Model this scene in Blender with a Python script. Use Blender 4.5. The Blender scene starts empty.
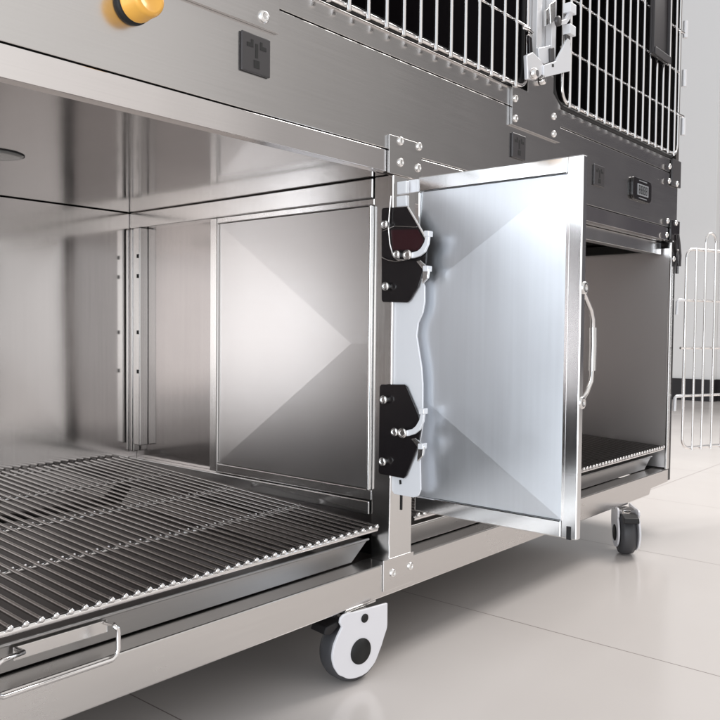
import bpy, math, random
from mathutils import Vector, Matrix
random.seed(7)
S = 0.76                    # metres per model unit (camera stands one unit off the cage fronts)
FLOOR = -0.668              # floor height in model units, camera height = 0
sc = bpy.context.scene
COL = sc.collection

# ------------------------------------------------------------------ camera calibration
f, yaw, pit, rol = 821.9, 0.864946, -0.0366178, -0.0097143
F = Vector((math.sin(yaw)*math.cos(pit), math.cos(yaw)*math.cos(pit), math.sin(pit)))
Rt = Vector((math.cos(yaw), -math.sin(yaw), 0)); Dn = F.cross(Rt)
c_, s_ = math.cos(rol), math.sin(rol)
CR = c_*Rt + s_*Dn; CD = -s_*Rt + c_*Dn

def _ray(u, v): return F + CR*((u-360)/f) + CD*((v-360)/f)
def onY(u, v, Y=1.0): d = _ray(u, v); return d*(Y/d.y)
def onX(u, v, X): d = _ray(u, v); return d*(X/d.x)
def onZ(u, v, Z): d = _ray(u, v); return d*(Z/d.z)

cam = bpy.data.cameras.new('camera'); cam.lens = 36*f/720; cam.sensor_width = 36; cam.clip_start = 0.02; cam.clip_end = 200
co = bpy.data.objects.new('camera', cam); COL.objects.link(co)
m = Matrix.Identity(4)
for i in range(3):
    m[i][0] = CR[i]; m[i][1] = -CD[i]; m[i][2] = -F[i]
m[2][3] = -FLOOR*S
co.matrix_world = m
sc.camera = co

# ------------------------------------------------------------------ materials
def mat(name, col, metal=0.0, rough=0.5, **k):
    M = bpy.data.materials.new(name); M.use_nodes = True
    nt = M.node_tree; b = nt.nodes['Principled BSDF']
    b.inputs['Base Color'].default_value = (*col, 1)
    b.inputs['Metallic'].default_value = metal
    b.inputs['Roughness'].default_value = rough
    for a, v in k.items(): b.inputs[a.replace('_', ' ')].default_value = v
    return M, nt, b

def steel(name, col, rough, stretch=(6, 6, 300), streak=0.05, wave=0.0, wscale=2.0, smudge=0.06, aniso=0.0, contrast=0.04, bump=.06, gd=4):
    """stainless sheet: brushed grain, oil canning, smudges that change the gloss"""
    M, nt, b = mat(name, col, 1.0, rough)
    N = nt.nodes; L = nt.links
    tc = N.new('ShaderNodeTexCoord')
    mp = N.new('ShaderNodeMapping'); mp.inputs['Scale'].default_value = stretch; L.new(tc.outputs['Object'], mp.inputs['Vector'])
    g = N.new('ShaderNodeTexNoise'); g.inputs['Scale'].default_value = 3.0; g.inputs['Detail'].default_value = gd; L.new(mp.outputs[0], g.inputs['Vector'])
    sm = N.new('ShaderNodeTexNoise'); sm.inputs['Scale'].default_value = 5.0; sm.inputs['Detail'].default_value = 6; sm.inputs['Roughness'].default_value = .65
    L.new(tc.outputs['Object'], sm.inputs['Vector'])
    # roughness = rough + grain*streak + smudge
    a = N.new('ShaderNodeMath'); a.operation = 'MULTIPLY_ADD'; L.new(g.outputs['Fac'], a.inputs[0]); a.inputs[1].default_value = streak*2; a.inputs[2].default_value = rough-streak-smudge
    a2 = N.new('ShaderNodeMath'); a2.operation = 'MULTIPLY_ADD'; L.new(sm.outputs['Fac'], a2.inputs[0]); a2.inputs[1].default_value = smudge*2; L.new(a.outputs[0], a2.inputs[2])
    L.new(a2.outputs[0], b.inputs['Roughness'])
    mx = N.new('ShaderNodeMix'); mx.data_type = 'RGBA'
    mx.inputs[6].default_value = (*[c*(1-contrast) for c in col], 1); mx.inputs[7].default_value = (*[min(1, c*(1+contrast)) for c in col], 1)
    L.new(g.outputs['Fac'], mx.inputs[0]); L.new(mx.outputs[2], b.inputs['Base Color'])
    if aniso: b.inputs['Anisotropic'].default_value = aniso
    bp = N.new('ShaderNodeBump'); bp.inputs['Strength'].default_value = bump; bp.inputs['Distance'].default_value = 0.0002
    L.new(g.outputs['Fac'], bp.inputs['Height'])
    last = bp
    if wave:
        w = N.new('ShaderNodeTexNoise'); w.inputs['Scale'].default_value = wscale; w.inputs['Detail'].default_value = 1.0
        L.new(tc.outputs['Object'], w.inputs['Vector'])
        bw = N.new('ShaderNodeBump'); bw.inputs['Strength'].default_value = 1.0; bw.inputs['Distance'].default_value = wave
        L.new(w.outputs['Fac'], bw.inputs['Height']); L.new(bp.outputs[0], bw.inputs['Normal']); last = bw
    L.new(last.outputs[0], b.inputs['Normal'])
    return M

M = {}
M['front'] = steel('brushed_front_steel', (.61, .595, .585), .20, (2, 2, 160), wave=.0025, wscale=1.6)
M['lip'] = steel('polished_lip_steel', (.74, .71, .70), .12, (2, 2, 160), .02, wave=.004, wscale=4, smudge=.05)
M['frame'] = steel('frame_steel', (.74, .73, .72), .18, (160, 160, 2), wave=.002, wscale=4)
M['rail'] = steel('rail_steel', (.72, .70, .685), .26, (2, 2, 60), .02, wave=.002, wscale=3, bump=.015)
M['inner'] = steel('inner_wall_steel', (.73, .705, .695), .13, (60, 60, 1.5), .02, wave=.007, wscale=2.2, smudge=.05)
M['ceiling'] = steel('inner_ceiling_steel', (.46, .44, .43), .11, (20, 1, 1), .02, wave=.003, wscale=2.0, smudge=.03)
M['divider'] = steel('divider_steel', (.71, .69, .68), .29, (1, 1, 30), .004, bump=.0, contrast=.01, gd=1, smudge=.02, wave=.002, wscale=2)
M['door'] = steel('door_panel_steel', (.86, .89, .93), .36, (60, 60, 1), .03, wave=.005, wscale=3.2, smudge=.08)
M['doorframe'] = steel('door_frame_steel', (.76, .76, .76), .13, (160, 160, 2), .02, wave=.003, wscale=5, smudge=.04)
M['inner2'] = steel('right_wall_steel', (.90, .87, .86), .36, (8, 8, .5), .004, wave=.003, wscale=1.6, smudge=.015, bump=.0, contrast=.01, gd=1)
M['trayfloor'] = steel('shaded_tray_steel', (.20, .185, .18), .34, (2, 60, 60), .02, bump=.0, smudge=.1, contrast=.1)  # shade between the grate bars is put into this dark base colour
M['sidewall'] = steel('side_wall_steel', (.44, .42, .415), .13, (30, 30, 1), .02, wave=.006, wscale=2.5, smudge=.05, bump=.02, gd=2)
M['rearwall'] = steel('rear_wall_steel', (.85, .82, .81), .30, (8, 8, .5), .004, bump=.0, smudge=.015, gd=1, contrast=.01, wave=.004, wscale=2.2)
M['tray'] = steel('tray_steel', (.40, .39, .385), .30, (2, 120, 120), wave=.002, wscale=3)
M['wire'] = steel('chromed_wire', (.84, .82, .81), .14, (30, 30, 30), .02, smudge=.03)
M['gratewire'] = steel('grate_wire', (.62, .605, .60), .20, (30, 30, 30), .03, smudge=.06)
M['rivet'] = steel('rivet_steel', (.92, .91, .90), .2, (30, 30, 30), .02, smudge=.03)
M['weld'] = steel('wire_tip', (.9, .88, .86), .22, (30, 30, 30), .02, smudge=.03)
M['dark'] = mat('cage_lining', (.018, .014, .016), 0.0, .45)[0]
M['plinth'] = mat('underside', (.10, .09, .085), .6, .5)[0]
M['black'] = mat('black_enamel', (.012, .010, .011), 0.0, .16)[0]
M['redblack'] = mat('dark_red_insert', (.030, .006, .009), 0.0, .22)[0]
M['rubberblack'] = mat('black_rubber_trim', (.010, .009, .010), 0.0, .5)[0]
M['socket'] = mat('dark_grey_plastic', (.055, .051, .053), 0.0, .35)[0]
M['slot'] = mat('slot_black', (.006, .006, .006), 0.0, .6)[0]
M['lcd'] = mat('grey_lcd', (.33, .34, .36), 0.0, .2)[0]
M['white'] = mat('white_zinc', (.86, .86, .88), .25, .28)[0]
M['latchwhite'] = mat('white_latch', (.84, .85, .88), .1, .25)[0]
M['casterwhite'] = mat('white_enamel', (.82, .81, .84), 0.0, .3)[0]
M['lampglass'] = mat('frosted_lamp', (.42, .42, .40), .5, .25)[0]
def tyre_mat():
    T, nt, b = mat('grey_tyre', (.06, .06, .065), 0, .45)
    n = nt.nodes.new('ShaderNodeTexNoise'); n.inputs['Scale'].default_value = 60; n.inputs['Detail'].default_value = 4
    r = nt.nodes.new('ShaderNodeMapRange'); r.inputs[3].default_value = .35; r.inputs[4].default_value = .6
    nt.links.new(n.outputs[0], r.inputs[0]); nt.links.new(r.outputs[0], b.inputs['Roughness']); return T
M['tyre'] = tyre_mat()
M['knob'] = mat('orange_knob', (.88, .46, .08), .15, .38, Coat_Weight=.2)[0]
def wallmat():
    W, nt, b = mat('painted_wall', (.82, .81, .80), 0, .7)
    n = nt.nodes.new('ShaderNodeTexNoise'); n.inputs['Scale'].default_value = 90; n.inputs['Detail'].default_value = 4
    bp = nt.nodes.new('ShaderNodeBump'); bp.inputs['Strength'].default_value = .1; bp.inputs['Distance'].default_value = .002
    nt.links.new(n.outputs[0], bp.inputs['Height']); nt.links.new(bp.outputs[0], b.inputs['Normal'])
    return W
M['wall'] = wallmat()
M['baseboard'] = mat('dark_baseboard', (.018, .015, .017), 0, .35)[0]

def floormat():
    W, nt, b = mat('glazed_floor_tile', (.56, .52, .49), 0, .2)
    N = nt.nodes; L = nt.links
    tc = N.new('ShaderNodeTexCoord'); sx = N.new('ShaderNodeSeparateXYZ'); L.new(tc.outputs['Object'], sx.inputs[0])
    def mth(op, a, bb=None, c=None):
        n = N.new('ShaderNodeMath'); n.operation = op
        for i, v in enumerate((a, bb, c)):
            if v is None: continue
            if isinstance(v, (int, float)): n.inputs[i].default_value = v
            else: L.new(v, n.inputs[i])
        return n.outputs[0]
    def line(out, off, period, hw):
        t = mth('SUBTRACT', out, off); t = mth('PINGPONG', t, period/2)     # 0 on the joint
        return mth('LESS_THAN', t, hw)
    gx = line(sx.outputs[0], 1.66*S, .805*S, .0010)
    gy = line(sx.outputs[1], 1.31*S, 1.61*S, .0010)
    g = mth('MAXIMUM', gx, gy)
    cl = N.new('ShaderNodeTexNoise'); cl.inputs['Scale'].default_value = 2.2; cl.inputs['Detail'].default_value = 6; L.new(tc.outputs['Object'], cl.inputs['Vector'])
    m1 = N.new('ShaderNodeMix'); m1.data_type = 'RGBA'; m1.inputs[6].default_value = (.61, .565, .54, 1); m1.inputs[7].default_value = (.68, .64, .615, 1)
    L.new(cl.outputs['Fac'], m1.inputs[0])
    m2 = N.new('ShaderNodeMix'); m2.data_type = 'RGBA'; L.new(g, m2.inputs[0]); L.new(m1.outputs[2], m2.inputs[6]); m2.inputs[7].default_value = (.20, .16, .15, 1)
    L.new(m2.outputs[2], b.inputs['Base Color'])
    r = mth('MULTIPLY_ADD', cl.outputs['Fac'], .16, .09)
    r = mth('MULTIPLY_ADD', g, .3, r); L.new(r, b.inputs['Roughness'])
    return W
M['floor'] = floormat()

# ------------------------------------------------------------------ mesh builder (model units)
class MB:
    def __init__(s): s.v = []; s.f = []; s.sm = []
    def add(s, vs, fs, smooth=False):
        o = len(s.v); s.v += [tuple(p) for p in vs]; s.f += [tuple(o+i for i in q) for q in fs]; s.sm += [smooth]*len(fs); return s
    def box(s, x0, x1, y0, y1, z0, z1):
        vs = [(x, y, z) for x in (x0, x1) for y in (y0, y1) for z in (z0, z1)]
        return s.add(vs, [(0, 1, 3, 2), (4, 6, 7, 5), (0, 4, 5, 1), (2, 3, 7, 6), (0, 2, 6, 4), (1, 5, 7, 3)])
    def prism(s, pts, off):
        n = len(pts); a = [Vector(p) for p in pts]; off = Vector(off); b = [p+off for p in a]
        fs = [tuple(range(n))[::-1], tuple(range(n, 2*n))] + [(i, (i+1) % n, n+(i+1) % n, n+i) for i in range(n)]
        return s.add(a+b, fs)
    def tube(s, pts, r, n=10, closed=False):
        pts = [Vector(p) for p in pts]; k = len(pts); vs = []; fs = []
        up = None
        for i, p in enumerate(pts):
            if closed: t = (pts[(i+1) % k]-pts[i-1]).normalized()
            else: t = (pts[min(i+1, k-1)]-pts[max(i-1, 0)]).normalized()
            if up is None:
                up = Vector((0, 0, 1)) if abs(t.z) < .9 else Vector((0, 1, 0))
            a = (up - t*up.dot(t)).normalized(); b = t.cross(a); up = a
            for j in range(n):
                w = 2*math.pi*j/n; vs.append(p + a*(math.cos(w)*r) + b*(math.sin(w)*r))
        for i in range(k if closed else k-1):
            i2 = (i+1) % k
            for j in range(n): fs.append((i*n+j, i*n+(j+1) % n, i2*n+(j+1) % n, i2*n+j))
        s.add(vs, fs, True)
        if not closed:
            s.add(vs[:n], [tuple(range(n))[::-1]]); s.add(vs[-n:], [tuple(range(n))])
        return s
    def lathe(s, prof, c, ax, n=32, capped=True):
        """prof = [(distance along axis, radius)]"""
        c = Vector(c); ax = Vector(ax).normalized(); u = ax.orthogonal().normalized(); w = ax.cross(u); vs = []; fs = []
        for d, r in prof:
            for j in range(n):
                t = 2*math.pi*j/n; vs.append(c + ax*d + u*(r*math.cos(t)) + w*(r*math.sin(t)))
        for i in range(len(prof)-1):
            for j in range(n): fs.append((i*n+j, i*n+(j+1) % n, (i+1)*n+(j+1) % n, (i+1)*n+j))
        s.add(vs, fs, True)
        if capped:
            if prof[0][1] > 1e-5: s.add(vs[:n], [tuple(range(n))[::-1]])
            if prof[-1][1] > 1e-5: s.add(vs[-n:], [tuple(range(n))])
        return s
    def ball(s, c, r, sc3=(1, 1, 1), n=8, k=5):
        vs = []; fs = []
        for i in range(k+1):
            ph = math.pi*i/k
            for j in range(n):
                t = 2*math.pi*j/n
                vs.append((c[0]+r*sc3[0]*math.sin(ph)*math.cos(t), c[1]+r*sc3[1]*math.sin(ph)*math.sin(t), c[2]+r*sc3[2]*math.cos(ph)))
        for i in range(k):
            for j in range(n): fs.append((i*n+j, i*n+(j+1) % n, (i+1)*n+(j+1) % n, (i+1)*n+j))
        return s.add(vs, fs, True)
    def build(s, name, material, parent=None, bevel=0.0, origin=None):
        me = bpy.data.meshes.new(name)
        po = Vector(parent['_o']) if parent is not None else Vector((0, 0, 0))
        if origin is None:
            if parent is None:
                xs, ys, zs = zip(*s.v); origin = ((min(xs)+max(xs))/2, (min(ys)+max(ys))/2, min(zs))
            else: origin = tuple(po)
        o3 = Vector(origin)
        me.from_pydata([tuple((Vector(p)-o3)*S) for p in s.v], [], s.f); me.validate()
        import bmesh
        bm = bmesh.new(); bm.from_mesh(me)
        bmesh.ops.remove_doubles(bm, verts=bm.verts, dist=1e-6) if False else None
        bmesh.ops.recalc_face_normals(bm, faces=bm.faces); bm.to_mesh(me); bm.free()
        for p, q in zip(me.polygons, s.sm): p.use_smooth = q
        me.materials.append(material)
        o = bpy.data.objects.new(name, me); COL.objects.link(o)
        o['_o'] = tuple(o3)
        if parent is not None: o.parent = parent; o.location = (o3-po)*S
        else: o.location = (o3.x*S, o3.y*S, (o3.z-FLOOR)*S)
        if bevel:
            bv = o.modifiers.new('bevel', 'BEVEL'); bv.width = bevel; bv.segments = 2; bv.limit_method = 'ANGLE'; bv.harden_normals = False
        return o

def tag(o, label=None, cat=None, group=None, kind=None):
    if label: o['label'] = label
    if cat: o['category'] = cat
    if group: o['group'] = group
    if kind: o['kind'] = kind
    return o
def thing(name, loc, label, cat, group=None):
    o = bpy.data.objects.new(name, None); COL.objects.link(o); o['_o'] = tuple(loc)
    o.location = (loc[0]*S, loc[1]*S, (loc[2]-FLOOR)*S); o.empty_display_size = .05
    return tag(o, label, cat, group)
def arc(c, a, b, r, t0, t1, n=6):
    c = Vector(c); a = Vector(a); b = Vector(b)
    return [c + a*(r*math.cos(t0+(t1-t0)*i/n)) + b*(r*math.sin(t0+(t1-t0)*i/n)) for i in range(n+1)]
def rrect(x0, x1, z0, z1, y, r):
    X = Vector((1, 0, 0)); Z = Vector((0, 0, 1)); pi = math.pi; P = []
    for cx, cz, t in ((x1-r, z1-r, 0), (x0+r, z1-r, pi/2), (x0+r, z0+r, pi), (x1-r, z0+r, 3*pi/2)):
        P += arc((cx, y, cz), X, Z, r, t, t+pi/2, 5)
    return P

# ------------------------------------------------------------------ setting
g = MB().add([(-14, -12, FLOOR), (14, -12, FLOOR), (14, 14, FLOOR), (-14, 14, FLOOR)], [(0, 1, 2, 3)])
o = g.build('floor', M['floor'], origin=(0, 0, FLOOR)); tag(o, kind='structure')
w = MB().box(8.33, 8.6, 2.58, 12, FLOOR, 4.2).box(8.45, 8.6, -0.2, 2.58, FLOOR, 4.2)
wall = w.build('wall', M['wall'], bevel=.004); tag(wall, kind='structure')
b = MB().box(8.31, 8.33, 2.60, 12, FLOOR+.004, FLOOR+.215).box(8.43, 8.45, -0.2, 2.58, FLOOR+.004, FLOOR+.215).box(8.31, 8.43, 2.56, 2.578, FLOOR+.004, FLOOR+.215)
b.build('baseboard', M['baseboard'], wall)

# ------------------------------------------------------------------ cage bank
XL, XR = -0.42, 2.815
XD = 1.266           # divider plane / near face of the middle post
YB = 1.885           # back wall
ZC = 0.303           # compartment ceiling
cage = thing('steel_cage_bank', (1.2, 1.0, FLOOR), 'brushed stainless steel animal cage bank on white casters with dark wire-door cages above', 'cage')
P = lambda mb, name, mm, bevel=.0012, parent=cage: mb.build(name, mm, parent, bevel)

# lower carcass
P(MB().box(XL, XR-.03, YB+.014, YB+.018, ZC-.02, ZC-.0002), 'ceiling_gap', M['slot'], 0)
P(MB().box(XL, 1.2660, YB, YB+.012, -.47, ZC-.0025), 'back_wall', M['inner'], 0)
P(MB().box(1.2661, XR-.03, YB, YB+.012, -.47, ZC-.0025), 'back_wall', M['rearwall'], 0)
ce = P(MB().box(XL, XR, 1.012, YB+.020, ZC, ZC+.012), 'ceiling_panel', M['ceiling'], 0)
P(MB().box(XL-.012, XL, 1.003, YB+.012, -.52, ZC+.012), 'side_wall', M['inner'], 0)
P(MB().box(2.775, 2.787, 1.007, YB, -.455, ZC-.02), 'side_wall', M['inner2'], 0)
P(MB().box(XL, XR-.03, 1.05, YB, -.522, -.512), 'bottom_pan', M['plinth'], 0)
# upper carcass (dark inside)
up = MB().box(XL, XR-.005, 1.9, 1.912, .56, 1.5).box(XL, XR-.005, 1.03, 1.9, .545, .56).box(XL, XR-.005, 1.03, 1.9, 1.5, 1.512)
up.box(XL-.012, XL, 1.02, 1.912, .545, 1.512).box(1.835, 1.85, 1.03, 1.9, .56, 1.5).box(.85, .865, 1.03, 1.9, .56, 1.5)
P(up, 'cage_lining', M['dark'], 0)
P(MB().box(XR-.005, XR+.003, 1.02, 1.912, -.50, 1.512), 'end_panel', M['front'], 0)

# front sheets
P(MB().box(XL, 1.246, 1.0, 1.03, .306, .3472).box(1.352, XR-.04, 1.0, 1.03, .306, .3472).box(1.246, 1.352, 1.004, 1.03, .306, .3455), 'lip_beam', M['lip'], .0005)
P(MB().box(XL, XR-.012, 1.012, 1.03, .306, .60), 'backing_strip', M['slot'], 0)
P(MB().box(XL, XR-.002, .999, 1.0115, .3494, .5263), 'control_panel', M['front'], .001)
P(MB().box(XL, XR-.045, .999, 1.0115, .5287, .573), 'cage_sill', M['front'], .001)

# black rims of the two upper openings
def rim(x0, x1, z0, z1):
    a = rrect(x0, x1, z0, z1, 1.006, .05)
    return MB().tube(a, .0085, 8, closed=True)
P(rim(.972, 1.772, .582, 1.42), 'door_seal', M['rubberblack'], 0)
P(rim(1.925, 2.785, .582, 1.42), 'door_seal', M['rubberblack'], 0)
# mullions of the upper cages
P(MB().box(.745, .962, 1.0, 1.02, .573, 1.5).box(XL, .745, 1.0, 1.02, .573, 1.5), 'upper_front_sheet', M['front'])
mull = P(MB().box(1.782, 1.916, .998, 1.02, .573, 1.5), 'upper_mullion', M['frame'])
P(MB().box(1.80, 1.825, .984, .998, .66, 1.5).box(1.868, 1.89, .980, .998, .66, 1.5), 'mullion_rib', M['white'], .001, mull)
P(MB().box(2.79, XR, .998, 1.02, .573, 1.5), 'end_post', M['plinth'], .001)

def rivet(p, ax, r=.0085, parent=cage, mm=None):
    mb = MB().lathe([(0, r*1.02), (r*.2, r), (r*.45, r*.82), (r*.6, r*.52), (r*.3, r*.42)], p, ax, 14)
    return mb.build('rivet', mm or M['rivet'], parent)
def rivets(px, parent, Y=.994, r=.0085):
    for u, v in px: rivet(onY(u, v, Y), (0, -1, 0), r, parent)

# bracket plates
pl = P(MB().box(1.2465, 1.352, .9935, .9985, .303, .376), 'bracket_plate', M['front'], .0003)
rivets([(400.5, 141), (419, 146.5), (400.5, 162.5), (418, 168)], pl, .9935)
pl = P(MB().prism([(1.703, .992, .484), (1.703, .992, .575), (1.775, .992, .575), (1.775, .992, .64), (1.905, .992, .64), (1.905, .992, .60), (1.945, .992, .575), (1.945, .992, .484)], (0, .0065, 0)), 'bracket_plate', M['front'], .0003)
rivets([(515.5, 98.5), (515.5, 118.5), (554, 116.5), (554, 134)], pl, .992)
pl = P(MB().box(.73, .952, .992, .9985, .484, .64), 'bracket_plate', M['front'], .0003)
rivets([(263.5, 17)], pl, .992, .0105)
rivet((.775, .992, .505), (0, -1, 0), .0105, pl)
pl = P(MB().box(2.742, 2.82, .991, .998, .487, .575), 'bracket_plate', M['socket'], .001)
rivets([(669.5, 166.5), (669, 181), (677, 184)], pl, .991, .009)
pl = P(MB().prism([(2.742, .991, .308), (2.742, .991, .375), (2.82, .991, .375), (2.82, .991, .20), (2.805, .991, .20), (2.80, .991, .27), (2.785, .991, .308)], (0, .007, 0)), 'bracket_plate', M['black'], .001)
rivets([(667.5, 221), (676, 223), (666.5, 235), (673.5, 259)], pl, .991, .009)
P(MB().tube([(2.792, .986, .33), (2.80, .984, .30), (2.812, .984, .26), (2.815, .986, .225)], .004, 8), 'cable', M['socket'], 0)

# lower rail, posts
rail = P(MB().prism([(XL, 1.0, -.525), (XL, 1.0, -.46), (2.79, 1.0, -.46), (2.79, 1.0, -.505), (2.64, 1.0, -.508), (2.625, 1.0, -.526)], (0, .05, 0)), 'bottom_rail', M['rail'], .002)
pl = P(MB().box(1.247, 1.345, .9965, .9995, -.515, -.452), 'bracket_plate', M['rail'], .0008, rail)
rivets([(392.5, 573), (410, 566)], pl, .9965, .0085)
post = P(MB().box(XD, 1.338, .9975, 1.045, -.4595, .303), 'middle_post', M['frame'], .0015)
P(MB().box(1.30, 1.304, .9955, .9970, -.36, -.325), 'post_slot', M['slot'], 0, post)
P(MB().box(2.768, 2.79, .998, 1.006, -.4595, .303), 'end_post', M['frame'], .0015)
P(MB().box(2.79, 2.81, 1.0, 1.02, -.50, .306), 'end_trim', M['black'], .001)

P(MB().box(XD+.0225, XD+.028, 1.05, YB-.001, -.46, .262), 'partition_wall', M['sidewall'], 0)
P(MB().box(XD+.029, XD+.0325, 1.05, YB-.001, -.46, .300), 'partition_wall', M['inner2'], 0)  # lighter sheet added on the partition's right face to brighten that compartment
# divider: top beam, rear corner post with rack holes, framed cross-broken panel
P(MB().box(XD, XD+.0285, 1.05, YB-.001, .262, .3025), 'top_beam', M['frame'], .002)
cp = P(MB().box(XD-.004, XD+.0223, 1.834, 1.862, -.31, .262), 'rack_strip', M['frame'], .002)
P(MB().box(XD-.001, XD+.0223, 1.8685, YB-.002, -.33, .262), 'corner_post', M['frame'], .003)
for z in (.187, .135, -.012, -.115):
    P(MB().box(XD-.0048, XD-.0035, 1.838, 1.846, z-.005, z+.005), 'rack_hole', M['slot'], 0, cp)
P(MB().box(XD-.003, XD+.0223, 1.05, YB-.002, -.372, -.345), 'divider_sill', M['frame'], .0015)
dv = MB().box(XD, XD+.02, 1.527, 1.553, -.343, .262)             # rear stile
dv.box(XD+.001, XD+.019, 1.046, 1.527, .248, .262).box(XD+.001, XD+.019, 1.046, 1.527, -.343, -.322)
dv.box(XD-.010, XD+.02, 1.0455, 1.052, -.3215, .2475)
dv = P(dv, 'divider_frame', M['frame'], .0015)
def crossbreak(X, ya, yb, z0, z1, apex_y, apex_z, h):
    """folded sheet: creases run from the two corners at ya towards an apex; cut off at yb"""
    t = (yb-ya)/(apex_y-ya); t = min(1.0, t)
    mb = MB()
    A = (X, ya, z1); B = (X, ya, z0); hh = h*t
    c1 = (X-hh, ya+(apex_y-ya)*t, z1+(apex_z-z1)*t); c2 = (X-hh, ya+(apex_y-ya)*t, z0+(apex_z-z0)*t)
    if abs(c1[2]-c2[2]) < 1e-4:
        C = (X, yb, z1); D = (X, yb, z0)
        vs = [A, B, C, D, c1]; fs = [(0, 1, 4), (0, 4, 2), (1, 3, 4), (4, 3, 2)]
    else:
        C = (X, yb, z1); D = (X, yb, z0)
        vs = [A, B, C, D, c1, c2]; fs = [(0, 1, 5, 4), (0, 4, 2), (1, 3, 5)]
    mb.add(vs, fs)
    n = len(vs); back = [(X+.006, p[1], p[2]) for p in (A, B, D, C)]
    mb.add(back, [(0, 1, 2, 3)])
    return mb
# divider panel: apex inside the sheet, so four facets
dm = MB()
A, B, C, D = (XD+.006, 1.526, .247), (XD+.006, 1.526, -.321), (XD+.006, 1.0525, .247), (XD+.006, 1.0525, -.321)
ap = (XD-.0035, 1.10, -.028)
dm.add([A, B, C, D, ap, (ap[0], 1.0525, ap[2])], [(0, 1, 4), (0, 4, 5, 2), (1, 3, 5, 4)])
dm.add([(XD+.012, p[1], p[2]) for p in (A, B, D, C)], [(0, 1, 2, 3)])
dm.build('divider_panel', M['divider'], dv)

# right compartment: inner head strip
P(MB().box(1.34, 2.76, 1.03, 1.06, .262, .302), 'head_strip', M['frame'], .001)
P(MB().box(2.750, 2.773, 1.062, YB-.002, .272, .300), 'top_beam', M['slot'], .001)  # black strip standing in for the shaded gap below the ceiling

# ceiling lamp in the left compartment
lc = onZ(-6, 154, ZC)
lm = MB().lathe([(0, .0505), (.0012, .0505), (.0014, .0485)], (lc.x, lc.y, ZC), (0, 0, -1), 48).build('ceiling_lamp', M['slot'], cage)
MB().lathe([(.0015, .0484), (.0028, .047), (.0034, .03), (.0036, .002)], (lc.x, lc.y, ZC), (0, 0, -1), 40).build('lamp_cover', M['lampglass'], lm)

# sockets
def socket(x0, x1, z0, z1):
    so = P(MB().box(x0, x1, .9935, .9988, z0, z1), 'power_socket', M['socket'], .0015)
    cx = (x0+x1)/2; cz = (z0+z1)/2; w = (x1-x0); h = (z1-z0)
    sl = MB()
    ya, yb = .9931, .9934
    sl.box(cx-.34*w, cx-.12*w, ya, yb, cz+.14*h, cz+.24*h).box(cx-.20*w, cx-.12*w, ya, yb, cz+.24*h, cz+.34*h)
    sl.box(cx+.12*w, cx+.34*w, ya, yb, cz+.14*h, cz+.24*h).box(cx+.12*w, cx+.20*w, ya, yb, cz+.24*h, cz+.34*h)
    sl.box(cx-.045*w, cx+.045*w, ya, yb, cz-.10*h, cz+.26*h).box(cx-.10*w, cx+.10*w, ya, yb, cz-.36*h, cz-.16*h)
    P(sl, 'socket_slot', M['slot'], 0, so)
socket(.873, .934, .408, .470); socket(1.711, 1.773, .410, .468); socket(2.156, 2.222, .407, .465)
# display
dp = P(MB().prism([p for p in rrect(2.414, 2.562, .402, .470, .990, .018)], (0, .0088, 0)), 'display_unit', M['black'], .0015)
dl = P(MB().box(2.448, 2.532, .9885, .9899, .418, .452), 'display_screen', M['lcd'], 0, dp)
dg = MB()
for i, x in enumerate((2.456, 2.474, 2.492, 2.510)):
    for z in (.4225, .434, .4455): dg.box(x, x+.011, .9875, .9884, z, z+.0022)
    dg.box(x, x+.0022, .9875, .9884, .4225, .4477).box(x+.0088, x+.011, .9875, .9884, .4225, .4477)
P(dg, 'display_segments', M['slot'], 0, dl)
for z in (.4605, .4085): P(MB().box(2.46, 2.52, .9885, .9899, z, z+.0025), 'display_marking', M['lcd'], 0, dp)
# orange button
kc = onY(132.5, 5, .999)
kb = MB().lathe([(0, .0275), (.003, .0275), (.005, .0268), (.0052, .024), (.007, .024), (.0072, .0262), (.009, .0262)], kc, (0, -1, 0), 40).build('button', M['slot'], cage)
MB().lathe([(.009, .0262), (.012, .0266), (.0135, .0255), (.036, .0250), (.040, .0238), (.0425, .021), (.043, .018), (.0415, .0165), (.0415, .001)], kc, (0, -1, 0), 40).build('button_cap', M['knob'], kb)

# ------------------------------------------------------------------ the solid door, open at a right angle
XF = 1.285
d0, d1 = .612, .952
zt, zb = .295, -.352
DT = .016
dr = MB()
dr.box(XF, XF+DT, d0, d0+.029, zb+.0, zt)                            # free stile
dr.box(XF, XF+DT, d0+.0292, d1, zt-.028, zt)                          # top rail
dr.box(XF, XF+DT, d0+.0292, d1, zb, zb+.029)                          # bottom rail
dr.box(XF, XF+DT, d1-.004, d1, zb+.0292, zt-.0282)
dr.box(XF+.010, XF+DT-.001, d0+.0292, d1-.0042, zb+.0292, zt-.0282)
door = P(dr, 'solid_door', M['doorframe'], .0016)
door['label'] = 'solid steel door swung open with cross creased bluish inner panel'
cb = crossbreak(XF+.005, d0+.0295, d1-.0045, zb+.0295, zt-.0285, 1.09, -.026, .015)
cb.build('door_panel', M['door'], door)
P(MB().box(XF-.0006, XF+.0002, d0+.0235, d0+.0288, zb+.03, zt-.03), 'panel_edge_bead', M['wire'], 0, door)
P(MB().box(XF-.001, XF+DT+.001, d0+.010, d0+.018, zb-.0006, zb+.022), 'corner_slot', M['slot'], 0, door)
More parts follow.
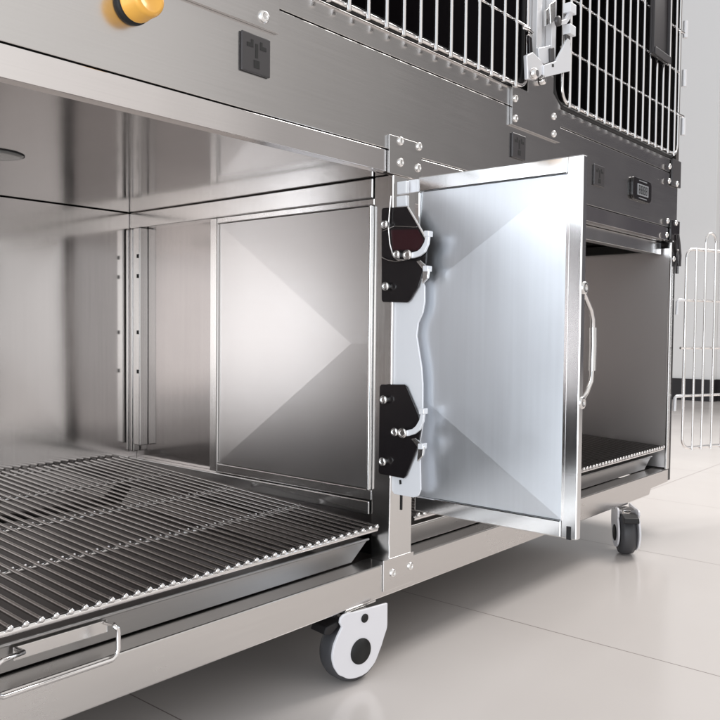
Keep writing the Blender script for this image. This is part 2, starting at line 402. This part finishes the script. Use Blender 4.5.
# D handle on the outer face, two screws
hz0, hz1 = onX(583, 402, XF).z, onX(583, 290, XF).z
hy = d0+.006
hp = [(XF+DT, hy, hz1), (XF+DT+.012, hy, hz1-.008), (XF+DT+.032, hy-.002, hz1-.032), (XF+DT+.040, hy-.002, hz1-.048), (XF+DT+.042, hy-.002, hz1-.07),
      (XF+DT+.043, hy-.002, (hz0+hz1)/2), (XF+DT+.042, hy-.002, hz0+.06), (XF+DT+.038, hy-.002, hz0+.032), (XF+DT+.024, hy, hz0+.012), (XF+DT+.008, hy, hz0+.001), (XF+DT, hy, hz0)]
hn = MB().tube(hp, .0042, 10).build('door_handle', M['wire'], door)
hg = MB().tube([(XF+DT+.0415, hy-.002, hz1-.062), (XF+DT+.043, hy-.002, (hz0+hz1)/2), (XF+DT+.0415, hy-.002, hz0+.05)], .0062, 12).build('handle_grip', M['frame'], hn)
for z in (hz0-.002, hz1+.004):
    MB().lathe([(0, .0105), (.004, .0105), (.005, .008), (.005, .004), (.002, .0035)], (XF+.0085, d0, z), (0, -1, 0), 18).build('handle_screw', M['frame'], door)

# hinge blocks at the top of the door
def trace(px, X): return [onX(u, v, X) for u, v in px]
P(MB().prism(trace([(397, 182), (406.3, 180.5), (406.3, 193), (397, 194.5)], 1.266), (.010, 0, 0)), 'hinge_block', M['latchwhite'], .0008)
P(MB().prism(trace([(396.5, 196.5), (406.3, 195), (406.3, 206), (396.5, 207)], 1.266), (.010, 0, 0)), 'hinge_block', M['latchwhite'], .0008)
P(MB().prism(trace([(408.3, 180.2), (418, 179), (418, 191.5), (408.3, 193)], XF-.003), (.004, 0, 0)), 'hinge_leaf', M['latchwhite'], .0006, door)

# ------------------------------------------------------------------ latch on the middle post
XB = 1.262
def trace(px, X): return [onX(u, v, X) for u, v in px]
bar_px = [(393.5, 285), (412, 282), (421, 278), (424.5, 286), (424.5, 302), (422.5, 313), (418, 323), (416.5, 336), (419, 352), (421.5, 368), (422.5, 384),
          (422.5, 425), (420, 440), (420, 463), (420.5, 490), (418, 496), (413, 497.5), (394, 494), (391.5, 490), (392, 384)]
latch = P(MB().prism(trace(bar_px, XB), (.004, 0, 0)), 'latch_bar', M['latchwhite'], .0006)
P(MB().prism(trace([(399, 480), (401, 480), (401.5, 484), (399.5, 484.5)], XB-.0008), (.0006, 0, 0)), 'latch_hole', M['slot'], 0, latch)
P(MB().tube([onX(u, v, XB-.003) for u, v in ((392.5, 302), (392, 340), (391.5, 384))], .0028, 8), 'latch_rod', M['wire'], 0, latch)
P(MB().tube([onX(u, v, XB-.003) for u, v in ((390.5, 478), (390, 494), (389, 545))], .0022, 8), 'latch_rod', M['wire'], 0, latch)
XPp = 1.2545
up_px = [(382.5, 208), (407, 206.5), (409.5, 209), (427, 243), (426, 262), (418, 287), (410, 300), (407, 302.5), (383, 302), (381.5, 300), (381.5, 210)]
lo_px = [(381, 384.5), (404, 384.5), (406.5, 386.5), (419, 416), (421, 430), (418, 446), (406, 476), (403.5, 478.5), (380, 474), (378.5, 472), (379.5, 387)]
pu = P(MB().prism(trace(up_px, XPp), (.0035, 0, 0)), 'latch_plate', M['black'], .0006)
P(MB().prism(trace([(390.5, 230), (418, 229.5), (424, 241), (418, 250.5), (405, 250), (392.5, 249.5)], XPp-.0012), (.001, 0, 0)), 'latch_insert', M['redblack'], .0003, pu)
plw = P(MB().prism(trace(lo_px, XPp), (.0035, 0, 0)), 'latch_plate', M['black'], .0006)
P(MB().tube(trace([(383, 231), (395, 226), (417, 227)], XPp-.002), .0012, 6), 'plate_seam', M['wire'], 0, pu)
def bolt(u, v, par, X=XPp, r=.0088):
    p = onX(u, v, X)
    MB().lathe([(0, r*.62), (.007, r*.62), (.008, r), (.012, r*.95), (.0155, r*.6), (.0125, r*.45)], p, (-1, 0, 0), 16).build('bolt', M['rivet'], par)
for u, v in ((388, 225), (400, 255)): bolt(u, v, pu)
bolt(389, 286.5, pu)
for u, v in ((387, 399.5), (398, 431.5), (386, 461)): bolt(u, v, plw)
def hook(px0, par, dy):
    X = XPp-.009
    q = [(0, .2), (5, -.8), (10, -2), (13.5, -5), (17, -11), (18.5, -18), (22, -17.5), (21, -9), (17.5, -1), (12.5, 3), (6.5, 5), (2, 5.4), (-1.5, 3.5)]
    a = MB().prism(trace([(px0[0]+x, px0[1]+y) for x, y in q], X), (.006, 0, 0)); P(a, 'latch_hook', M['latchwhite'], .001, par)
    bl = MB().prism(trace([(px0[0]+x, px0[1]+y) for x, y in ((16.5, -22.5), (21.8, -22.5), (21.8, -16.5), (16.5, -16.5))], X-.002), (.014, 0, 0)); P(bl, 'hook_roller', M['latchwhite'], .0012, par)
    MB().lathe([(0, .0098), (.004, .0098), (.005, .006), (.003, .005)], onX(px0[0]+1, px0[1]+2, X), (-1, 0, 0), 18).build('hook_pivot', M['wire'], par)
    a = MB().prism(trace([(px0[0]+x, px0[1]+y) for x, y in ((9, 8), (13, 7), (22, 15.5), (20.5, 25), (15, 31), (15, 26), (16, 17))], X), (.006, 0, 0)); P(a, 'latch_hook', M['frame'], .001, par)
    bl = MB().prism(trace([(px0[0]+x, px0[1]+y) for x, y in ((15.5, 12.5), (21, 12.5), (20.7, 18.5), (15.5, 18.5))], X-.002), (.014, 0, 0)); P(bl, 'hook_roller', M['latchwhite'], .0012, par)
hook((407, 253), pu, 0); hook((402, 431), plw, 0)
P(MB().tube(trace([(391, 196), (389.5, 212), (388.5, 228), (390, 244), (393, 255), (397, 259.5), (403, 260)], XPp-.004), .0016, 8), 'pull_cable', M['wire'], 0, pu)
P(MB().tube(trace([(382, 257), (388, 260), (396, 261.5), (408, 259.5)], XPp-.003), .0014, 8), 'pull_cable', M['wire'], 0, pu)
P(MB().tube(trace([(408, 207), (418, 224), (428, 242)], XPp-.001), .0022, 8), 'plate_edge_wire', M['wire'], 0, pu)

# ------------------------------------------------------------------ wire doors
def wire_door_mesh(x0, x1, z0, z1, y, pitch, hz, r=.0042):
    mb = MB().tube(rrect(x0, x1, z0, z1, y, .035), r*1.15, 8, closed=True)
    return mb
def bars(x0, x1, z0, z1, y, pitch, hz, r=.0048, start=None):
    mb = MB(); x = start if start else x0+pitch
    while x < x1-.012:
        mb.tube([(x, y-.0075, z0-.012), (x, y-.0075, z1+.012)], r, 8); x += pitch
    return mb
def hwires(x0, x1, y, hz, r=.0038):
    mb = MB()
    for z in hz: mb.tube([(x0-.006, y, z), (x1+.006, y, z)], r, 8)
    return mb
HZ = (.722, .858, .994, 1.13, 1.27)
wd1 = P(wire_door_mesh(.985, 1.758, .578, 1.41, .987, .053, HZ), 'wire_door', M['wire'], 0); wd1['label'] = 'barred chrome wire door over the middle socket'
P(bars(.985, 1.758, .578, 1.41, .987, .0532, HZ, start=1.003), 'door_bars', M['wire'], 0, wd1)
P(hwires(.985, 1.758, .987, HZ), 'cross_wires', M['wire'], 0, wd1)
wd2 = P(wire_door_mesh(1.94, 2.765, .588, 1.41, .987, .053, HZ), 'wire_door', M['wire'], 0); wd2['label'] = 'barred chrome wire door carrying a dark card holder'
P(bars(1.94, 2.765, .588, 1.41, .987, .0532, HZ, start=1.968), 'door_bars', M['wire'], 0, wd2)
P(hwires(1.94, 2.765, .987, HZ), 'cross_wires', M['wire'], 0, wd2)
# card holder
ch = P(MB().box(2.478, 2.61, .969, .975, .845, 1.15).box(2.478, 2.484, .960, .9688, .845, 1.15).box(2.604, 2.61, .960, .9688, .845, 1.15).box(2.478, 2.61, .955, .9595, .840, .862), 'card_holder', M['socket'], .001, wd2)
# hinge barrels at the right end of the upper door
for z in (.66, .82, .98, 1.12):
    P(MB().lathe([(0, .008), (.055, .008)], (2.802, .982, z), (0, 0, 1), 12), 'hinge_barrel', M['white'], 0)
for z in (.722, .994):
    P(MB().tube([(2.76, .985, z), (2.802, .983, z)], .005, 8), 'hinge_wire', M['wire'], 0, wd2)
# latch between the upper doors
zl = lambda u, v, Y=.965: onY(u, v, Y)
lp = [(544, 65), (556, 61), (568, 38), (570.5, 40.5), (570.5, 71), (546, 77), (544, 75)]
la = P(MB().prism([zl(*p) for p in lp], (0, .005, 0)), 'door_latch', M['latchwhite'], .0008)
P(MB().prism([zl(u, v, .9645) for u, v in ((552, 64), (554, 64), (554, 67), (552, 67))], (0, .0006, 0)), 'latch_hole', M['slot'], 0, la)
P(MB().prism([zl(u, v, .962) for u, v in ((558, 21), (566, 19), (570, 12), (570, 4), (573, 4), (573, 15), (567, 24), (559, 25))], (0, .008, 0)), 'latch_hook', M['latchwhite'], .001, la)
for p in ((571, 9), (570.5, 30.5)):
    c = zl(p[0], p[1], .962); P(MB().box(c.x-.016, c.x+.016, .955, .975, c.z-.012, c.z+.012), 'hook_roller', M['latchwhite'], .001, la)
P(MB().prism([zl(u, v, .966) for u, v in ((566, 33), (571, 33), (570, 40), (567, 41))], (0, .006, 0)), 'latch_arm', M['socket'], .0008, la)
c = zl(556.5, 21.5, .96); MB().lathe([(0, .012), (.008, .012), (.010, .008)], c, (0, -1, 0), 16).build('hook_pivot', M['socket'], la)
P(MB().prism([zl(u, v, .97) for u, v in ((527, 55), (533, 52), (541, 60), (544, 66), (543, 74), (536, 80), (528, 79))], (0, .01, 0)), 'latch_foot', M['white'], .0012, la)
MB().lathe([(0, .013), (.01, .013), (.013, .008)], zl(532.5, 74, .968), (0, -1, 0), 16).build('bolt', M['wire'], la)
MB().lathe([(0, .010), (.01, .010), (.013, .006)], zl(541, 81, .99), (0, -1, 0), 16).build('bolt', M['wire'], la)
P(MB().prism([zl(u, v, .978) for u, v in ((538.5, 48), (551, 45), (551, 62), (545, 64), (539.5, 62))], (0, .006, 0)), 'latch_body', M['latchwhite'], .001, la)
P(MB().prism([zl(u, v, .972) for u, v in ((550.5, 48), (554.5, 47), (554.5, 61), (551, 62.5))], (0, .006, 0)), 'latch_spring', M['socket'], .001, la)
P(MB().tube([zl(u, v, .972) for u, v in ((523, 27), (528, 29), (532, 33), (531, 36), (527, 33))], .005, 8), 'catch_wire', M['wire'], 0, la)
P(MB().prism([zl(u, v, .975) for u, v in ((529, 35), (532, 35), (533, 53), (530, 54))], (0, .006, 0)), 'latch_arm', M['black'], .0008, la)
P(MB().prism([zl(u, v, .972) for u, v in ((546, 10), (549, 7), (549, 24), (546, 26))], (0, .006, 0)), 'latch_spring', M['frame'], .001, la)
P(MB().prism([zl(u, v, .972) for u, v in ((550, 4), (556, 0), (556, 20), (551, 24))], (0, .006, 0)), 'latch_spring', M['frame'], .001, la)

# lower right wire door, swung far open about the end post
ang = math.radians(111.7)
dx = Vector((math.sin(ang), math.cos(ang), 0)); H0 = Vector((2.835, .985, 0))
def dpt(s, z, off=0.0): return H0 + dx*s + Vector((0, 0, z)) + Vector((-dx.y, dx.x, 0))*off*-1
def drr(s0, s1, z0, z1, r):
    P_ = []
    for cs, cz, t in ((s1-r, z1-r, 0), (s0+r, z1-r, math.pi/2), (s0+r, z0+r, math.pi), (s1-r, z0+r, 3*math.pi/2)):
        P_ += arc(dpt(cs, cz), dx, Vector((0, 0, 1)), r, t, t+math.pi/2, 5)
    return P_
wd3 = P(MB().tube(drr(.02, .42, -.395, .286, .03), .0055, 10, closed=True), 'wire_door', M['wire'], 0)
wd3['label'] = 'low wire door swung wide open past the end post'
vb = MB()
for s in (.060, .105, .155, .205, .255, .305, .355): vb.tube([dpt(s, -.402, .008), dpt(s, .292 if s not in (.105, .155) else .31, .008)], .0042, 8)
lo = [dpt(.105, .31, .008)] + [dpt(.13-.025*math.cos(t), .315+.03*math.sin(t), .008) for t in (0, .5, 1.0, 1.57, 2.1, 2.6, 3.14)] + [dpt(.155, .31, .008)]
vb.tube(lo, .0042, 8)
P(vb, 'door_bars', M['wire'], 0, wd3)
cw = MB()
for z in (.112, -.051, -.215): cw.tube([dpt(.0, z), dpt(.425, z)], .0045, 8)
P(cw, 'cross_wires', M['wire'], 0, wd3)
for z in (.112, -.215):
    P(MB().tube([dpt(.02, z), dpt(-.012, z), dpt(-.02, z-.006), dpt(-.021, z-.05)], .0055, 8), 'hinge_hook', M['white'], 0, wd3)

# ------------------------------------------------------------------ casters
def caster(x, y, axyaw, outline, first=None):
    a = Vector((math.sin(axyaw), math.cos(axyaw), 0)); sd = Vector((a.y, -a.x, 0))       # axle, and the direction across the plate
    R = .0625; c = Vector((x, y, FLOOR+R+.0005)); zt_ = -.5265 - c.z
    def q(p, off): return c + a*off + sd*p[0] + Vector((0, 0, p[1]))
    pts = [(-.0171, zt_-.001), (.0677, zt_-.001), (.0679, .0353), (.064, .022), (.059, .0113), (.054, -.001), (.0479, -.0121), (.0368, -.0309), (.0202, -.0438), (.0120, -.0468), (.0036, -.0484), (-.0127, -.0486), (-.0289, -.0455), (-.0423, -.0377), (-.0500, -.0330), (-.0560, -.0254), (-.0619, -.0159), (-.0652, -.0064), (-.0668, .0021), (-.0664, .0121), (-.0624, .0276), (-.0553, .0404), (-.045, .0554), (-.0503, .0641), (-.0483, .0732), (-.041, .0778), (-.0261, .0791)]
    def smooth(P_, keep=2):
        out = list(P_[:1]); n = len(P_)
        for i in range(1, n):
            p0, p1, p2, p3 = P_[i-2] if i > 1 else P_[i-1], P_[i-1], P_[i], P_[min(i+1, n-1)]
            if i > 2 and i < n-6:
                for t in (.33, .67):
                    out.append(tuple(.5*((2*p1[k])+(-p0[k]+p2[k])*t+(2*p0[k]-5*p1[k]+4*p2[k]-p3[k])*t*t+(-p0[k]+3*p1[k]-3*p2[k]+p3[k])*t**3) for k in (0, 1)))
            out.append(p2)
        return out
    pts = smooth(pts)
    fork = MB().prism([q(p, -.031) for p in pts], a*.006)
    fork.prism([q((p[0]*.72+.004, p[1]*.86 if p[1] < .07 else p[1]), .025) for p in pts], a*.006)
    fk = P(fork, 'caster', M['casterwhite'], .0012)
    tp = MB().box(x-.03, x+.06, max(y-.035, 1.003), y+.060, -.5305, -.5262)
    P(tp, 'mounting_plate', M['frame'], .0008, fk)
    MB().lathe([(0, .030), (.012, .030), (.018, .022)], (x, y, -.531), (0, 0, -1), 24).build('swivel_bearing', M['frame'], fk)
    tw = MB().lathe([(-.022, .030), (-.022, .052), (-.019, .0595), (-.010, .0625), (.010, .0625), (.019, .0595), (.022, .052), (.022, .030)], c, a, 48)
    tw.build('tyre', M['tyre'], fk)
    MB().lathe([(-.0322, .0), (-.0322, .0245), (-.0312, .0245)], c, a, 32).build('axle_cap', M['slot'], fk)
    MB().lathe([(.0312, .0245), (.0322, .0245), (.0322, .0)], c, a, 32).build('axle_cap', M['slot'], fk)
    h2 = MB().lathe([(-.0320, .0), (-.0320, .0085), (-.0312, .0085)], q((.009, .061), 0), a, 20); h2.build('plate_hole', M['slot'], fk)
    bk = MB().box(-.02, .02, -.018, .018, 0, .012)
    br = MB().prism([q(p, -.022) for p in ((-.040, .066), (-.074, .060), (-.080, .046), (-.064, .042), (-.044, .056))], a*.044)
    P(br, 'brake_pedal', M['rubberblack'], .002, fk)
    return fk
caster(1.1668+.0053, .985+.0316, math.radians(9.5), None)
caster(2.40, .985, math.radians(-36), None)

# ------------------------------------------------------------------ grates and trays (lift out / slide out: things of their own)
def zg(y): return -.38 + .047*(y-1)
def grate(x0, x1, label, pitch=.0206):
    y0, y1 = 1.0, 1.868
    g = MB(); n = int((x1-x0)/pitch); tip = MB(); r = .0031
    for i in range(n+1):
        x = x0 + (x1-x0)*i/n + random.uniform(-.0007, .0007)
        jx = random.uniform(-.0006, .0006)
        g.tube([(x, y0-.002, zg(y0)), (x+jx, 1.25, zg(1.25)), (x, 1.5, zg(1.5)), (x+jx, y1, zg(y1))], r, 8)
        tip.ball((x, y0-.003, zg(y0)), .0047, n=8, k=5)
        for k in range(1, 5):
            yy = y0+.214*k
            if yy < y1+.01: tip.ball((x+.006, yy-.001, zg(yy)-.001), .0026, (1.6, 1.0, 1.3), n=6, k=4)
    root = g.build('floor_grate', M['gratewire']); tag(root, label, 'grate', 'floor grates of the lower cages')
    c = MB()
    c.v, c.f, c.sm = tip.v, tip.f, tip.sm
    for k in range(0, 5):
        yy = y0+.214*k+.004
        c.tube([(x0-.01, yy, zg(yy)-.0075), (x1+.006, yy, zg(yy)-.0075)], .0052 if k == 0 else .004, 10)
    root_o = root
    c.build('cross_wire', M['wire'], root_o)
    return root
grate(-.36, 1.225, 'dark wire floor grate with bright bead tips filling the left compartment')
grate(1.36, 2.735, 'floor grate behind the open solid door in the right compartment')

def tray(x0, x1, label):
    yF, zt_, zb_, sl = 1.042, -.4185, -.4575, .042
    t = MB()
    # front with sloping ends, thin walls, floor
    t.prism([(x0+sl, yF+.006, zb_), (x0, yF, zt_), (x1, yF, zt_), (x1-sl, yF+.006, zb_)], (0, .005, 0))
    t.prism([(x0+sl, yF+.006, zb_), (x0, yF, zt_), (x0, 1.85, zt_), (x0+sl, 1.84, zb_)], (.004, 0, -.001))
    t.prism([(x1-sl, yF+.006, zb_), (x1, yF, zt_), (x1, 1.85, zt_), (x1-sl, 1.84, zb_)], (-.004, 0, -.001))
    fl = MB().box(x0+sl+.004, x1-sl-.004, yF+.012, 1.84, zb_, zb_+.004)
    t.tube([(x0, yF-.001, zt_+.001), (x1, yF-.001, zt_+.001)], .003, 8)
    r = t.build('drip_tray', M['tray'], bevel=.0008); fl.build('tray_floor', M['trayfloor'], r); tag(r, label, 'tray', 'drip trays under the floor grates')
    return r
ta = tray(-.36, 1.252, 'steel drip tray with wire pull handle under the left grate')
tb = tray(1.345, 2.745, 'steel drip tray without visible handle under the right grate')
# handle of the left tray
bx0, bx1, zt2 = .5177, .6577, -.4215
MB().prism([(bx0, 1.0345, zt2), (bx1, 1.0345, zt2), (bx1, 1.0345, zt2-.0185), (bx0, 1.0345, zt2-.0185)], (0, .0035, 0)).build('handle_bracket', M['rail'], ta, .0008)
hx0, hx1 = .474, .6495
zh1, zh0 = -.4165, -.4640
def hq(x, z): return (x, .9945, z)
hpts = [(bx1-.004, 1.033, zh1-.008), (bx1-.006, 1.008, zh1-.004)] + [hq(*p) for p in ((hx1-.006, zh1-.001), (hx1-.001, zh1-.006), (hx1, zh1-.012), (hx1, zh0+.012), (hx1-.003, zh0+.005), (hx1-.010, zh0), (hx0+.010, zh0), (hx0+.003, zh0+.004), (hx0, zh0+.012), (hx0, zh1-.012), (hx0+.003, zh1-.004), (hx0+.009, zh1-.001))] + [(bx0+.000, 1.008, zh1-.004), (bx0+.003, 1.033, zh1-.008)]
MB().tube(hpts, .0034, 10).build('pull_handle', M['wire'], ta)

for o in bpy.data.objects:
    if '_o' in o: del o['_o']

# ------------------------------------------------------------------ light
wd = bpy.data.worlds.new('World'); sc.world = wd; wd.use_nodes = True
nt = wd.node_tree; N = nt.nodes; L = nt.links; bg = N['Background']
tc = N.new('ShaderNodeTexCoord')
sx = N.new('ShaderNodeSeparateXYZ'); L.new(tc.outputs['Generated'], sx.inputs[0])
ny = N.new('ShaderNodeMath'); ny.operation = 'MULTIPLY'; ny.inputs[1].default_value = -1; L.new(sx.outputs[1], ny.inputs[0])
at = N.new('ShaderNodeMath'); at.operation = 'ARCTAN2'; L.new(sx.outputs[0], at.inputs[0]); L.new(ny.outputs[0], at.inputs[1])
mr = N.new('ShaderNodeMapRange'); mr.inputs[1].default_value = -math.pi; mr.inputs[2].default_value = math.pi; L.new(at.outputs[0], mr.inputs[0])
cr = N.new('ShaderNodeValToRGB'); L.new(mr.outputs[0], cr.inputs[0]); cr.color_ramp.interpolation = 'EASE'
# azimuth in degrees from the direction straight out of the cage fronts, + towards the far end of the room
stops = [(-180, (.60, .58, .57)), (-110, (.72, .76, .82)), (-70, (.85, .92, 1.0)), (-20, (.86, .85, .84)), (22, (1.0, .98, .96)), (34, (.86, .83, .81)), (45, (.46, .445, .435)), (57, (.24, .23, .23)), (69, (.085, .08, .09)), (92, (.08, .075, .085)), (112, (.60, .59, .585))]
el = cr.color_ramp.elements
while len(el) > 1: el.remove(el[-1])
for i, (d, c) in enumerate(stops):
    e = el[0] if i == 0 else el.new((d+180)/360)
    e.position = (d+180)/360; e.color = (*c, 1)
e = el.new(1.0); e.color = (.60, .58, .57, 1)
rz = N.new('ShaderNodeMapRange'); rz.interpolation_type = 'SMOOTHSTEP'; rz.inputs[1].default_value = .55; rz.inputs[2].default_value = .85; L.new(sx.outputs[2], rz.inputs[0])
mx = N.new('ShaderNodeMix'); mx.data_type = 'RGBA'; L.new(rz.outputs[0], mx.inputs[0]); L.new(cr.outputs[0], mx.inputs[6]); mx.inputs[7].default_value = (.85, .84, .83, 1)
L.new(mx.outputs[2], bg.inputs['Color']); bg.inputs['Strength'].default_value = 1.0

def area(name, loc, target, sx, sy, power, col):
    l = bpy.data.lights.new(name, 'AREA'); l.shape = 'RECTANGLE'; l.size = sx; l.size_y = sy; l.energy = power; l.color = col
    o = bpy.data.objects.new(name, l); COL.objects.link(o)
    o.location = loc; d = Vector(target)-Vector(loc); o.rotation_euler = d.to_track_quat('-Z', 'Y').to_euler()
    return o
area('window_light', (-1.7, .15, .50), (1, .6, .42), 1.7, 1.9, 50, (.86, .93, 1.0))
area('ceiling_light', (3.6, .3, 2.9), (2.2, -.1, 0), 1.6, 1.6, 97, (1.0, .97, .94))

area('added_divider_fill', (-1.1, -.75, .55), (.95, .95, .5), .9, .7, 2.3, (1.0, .95, .92))  # added fill lamp to lift the divider, not a source in the room

vs = sc.view_settings; vs.view_transform = 'Standard'; vs.look = 'None'; vs.exposure = 0; vs.gamma = 1
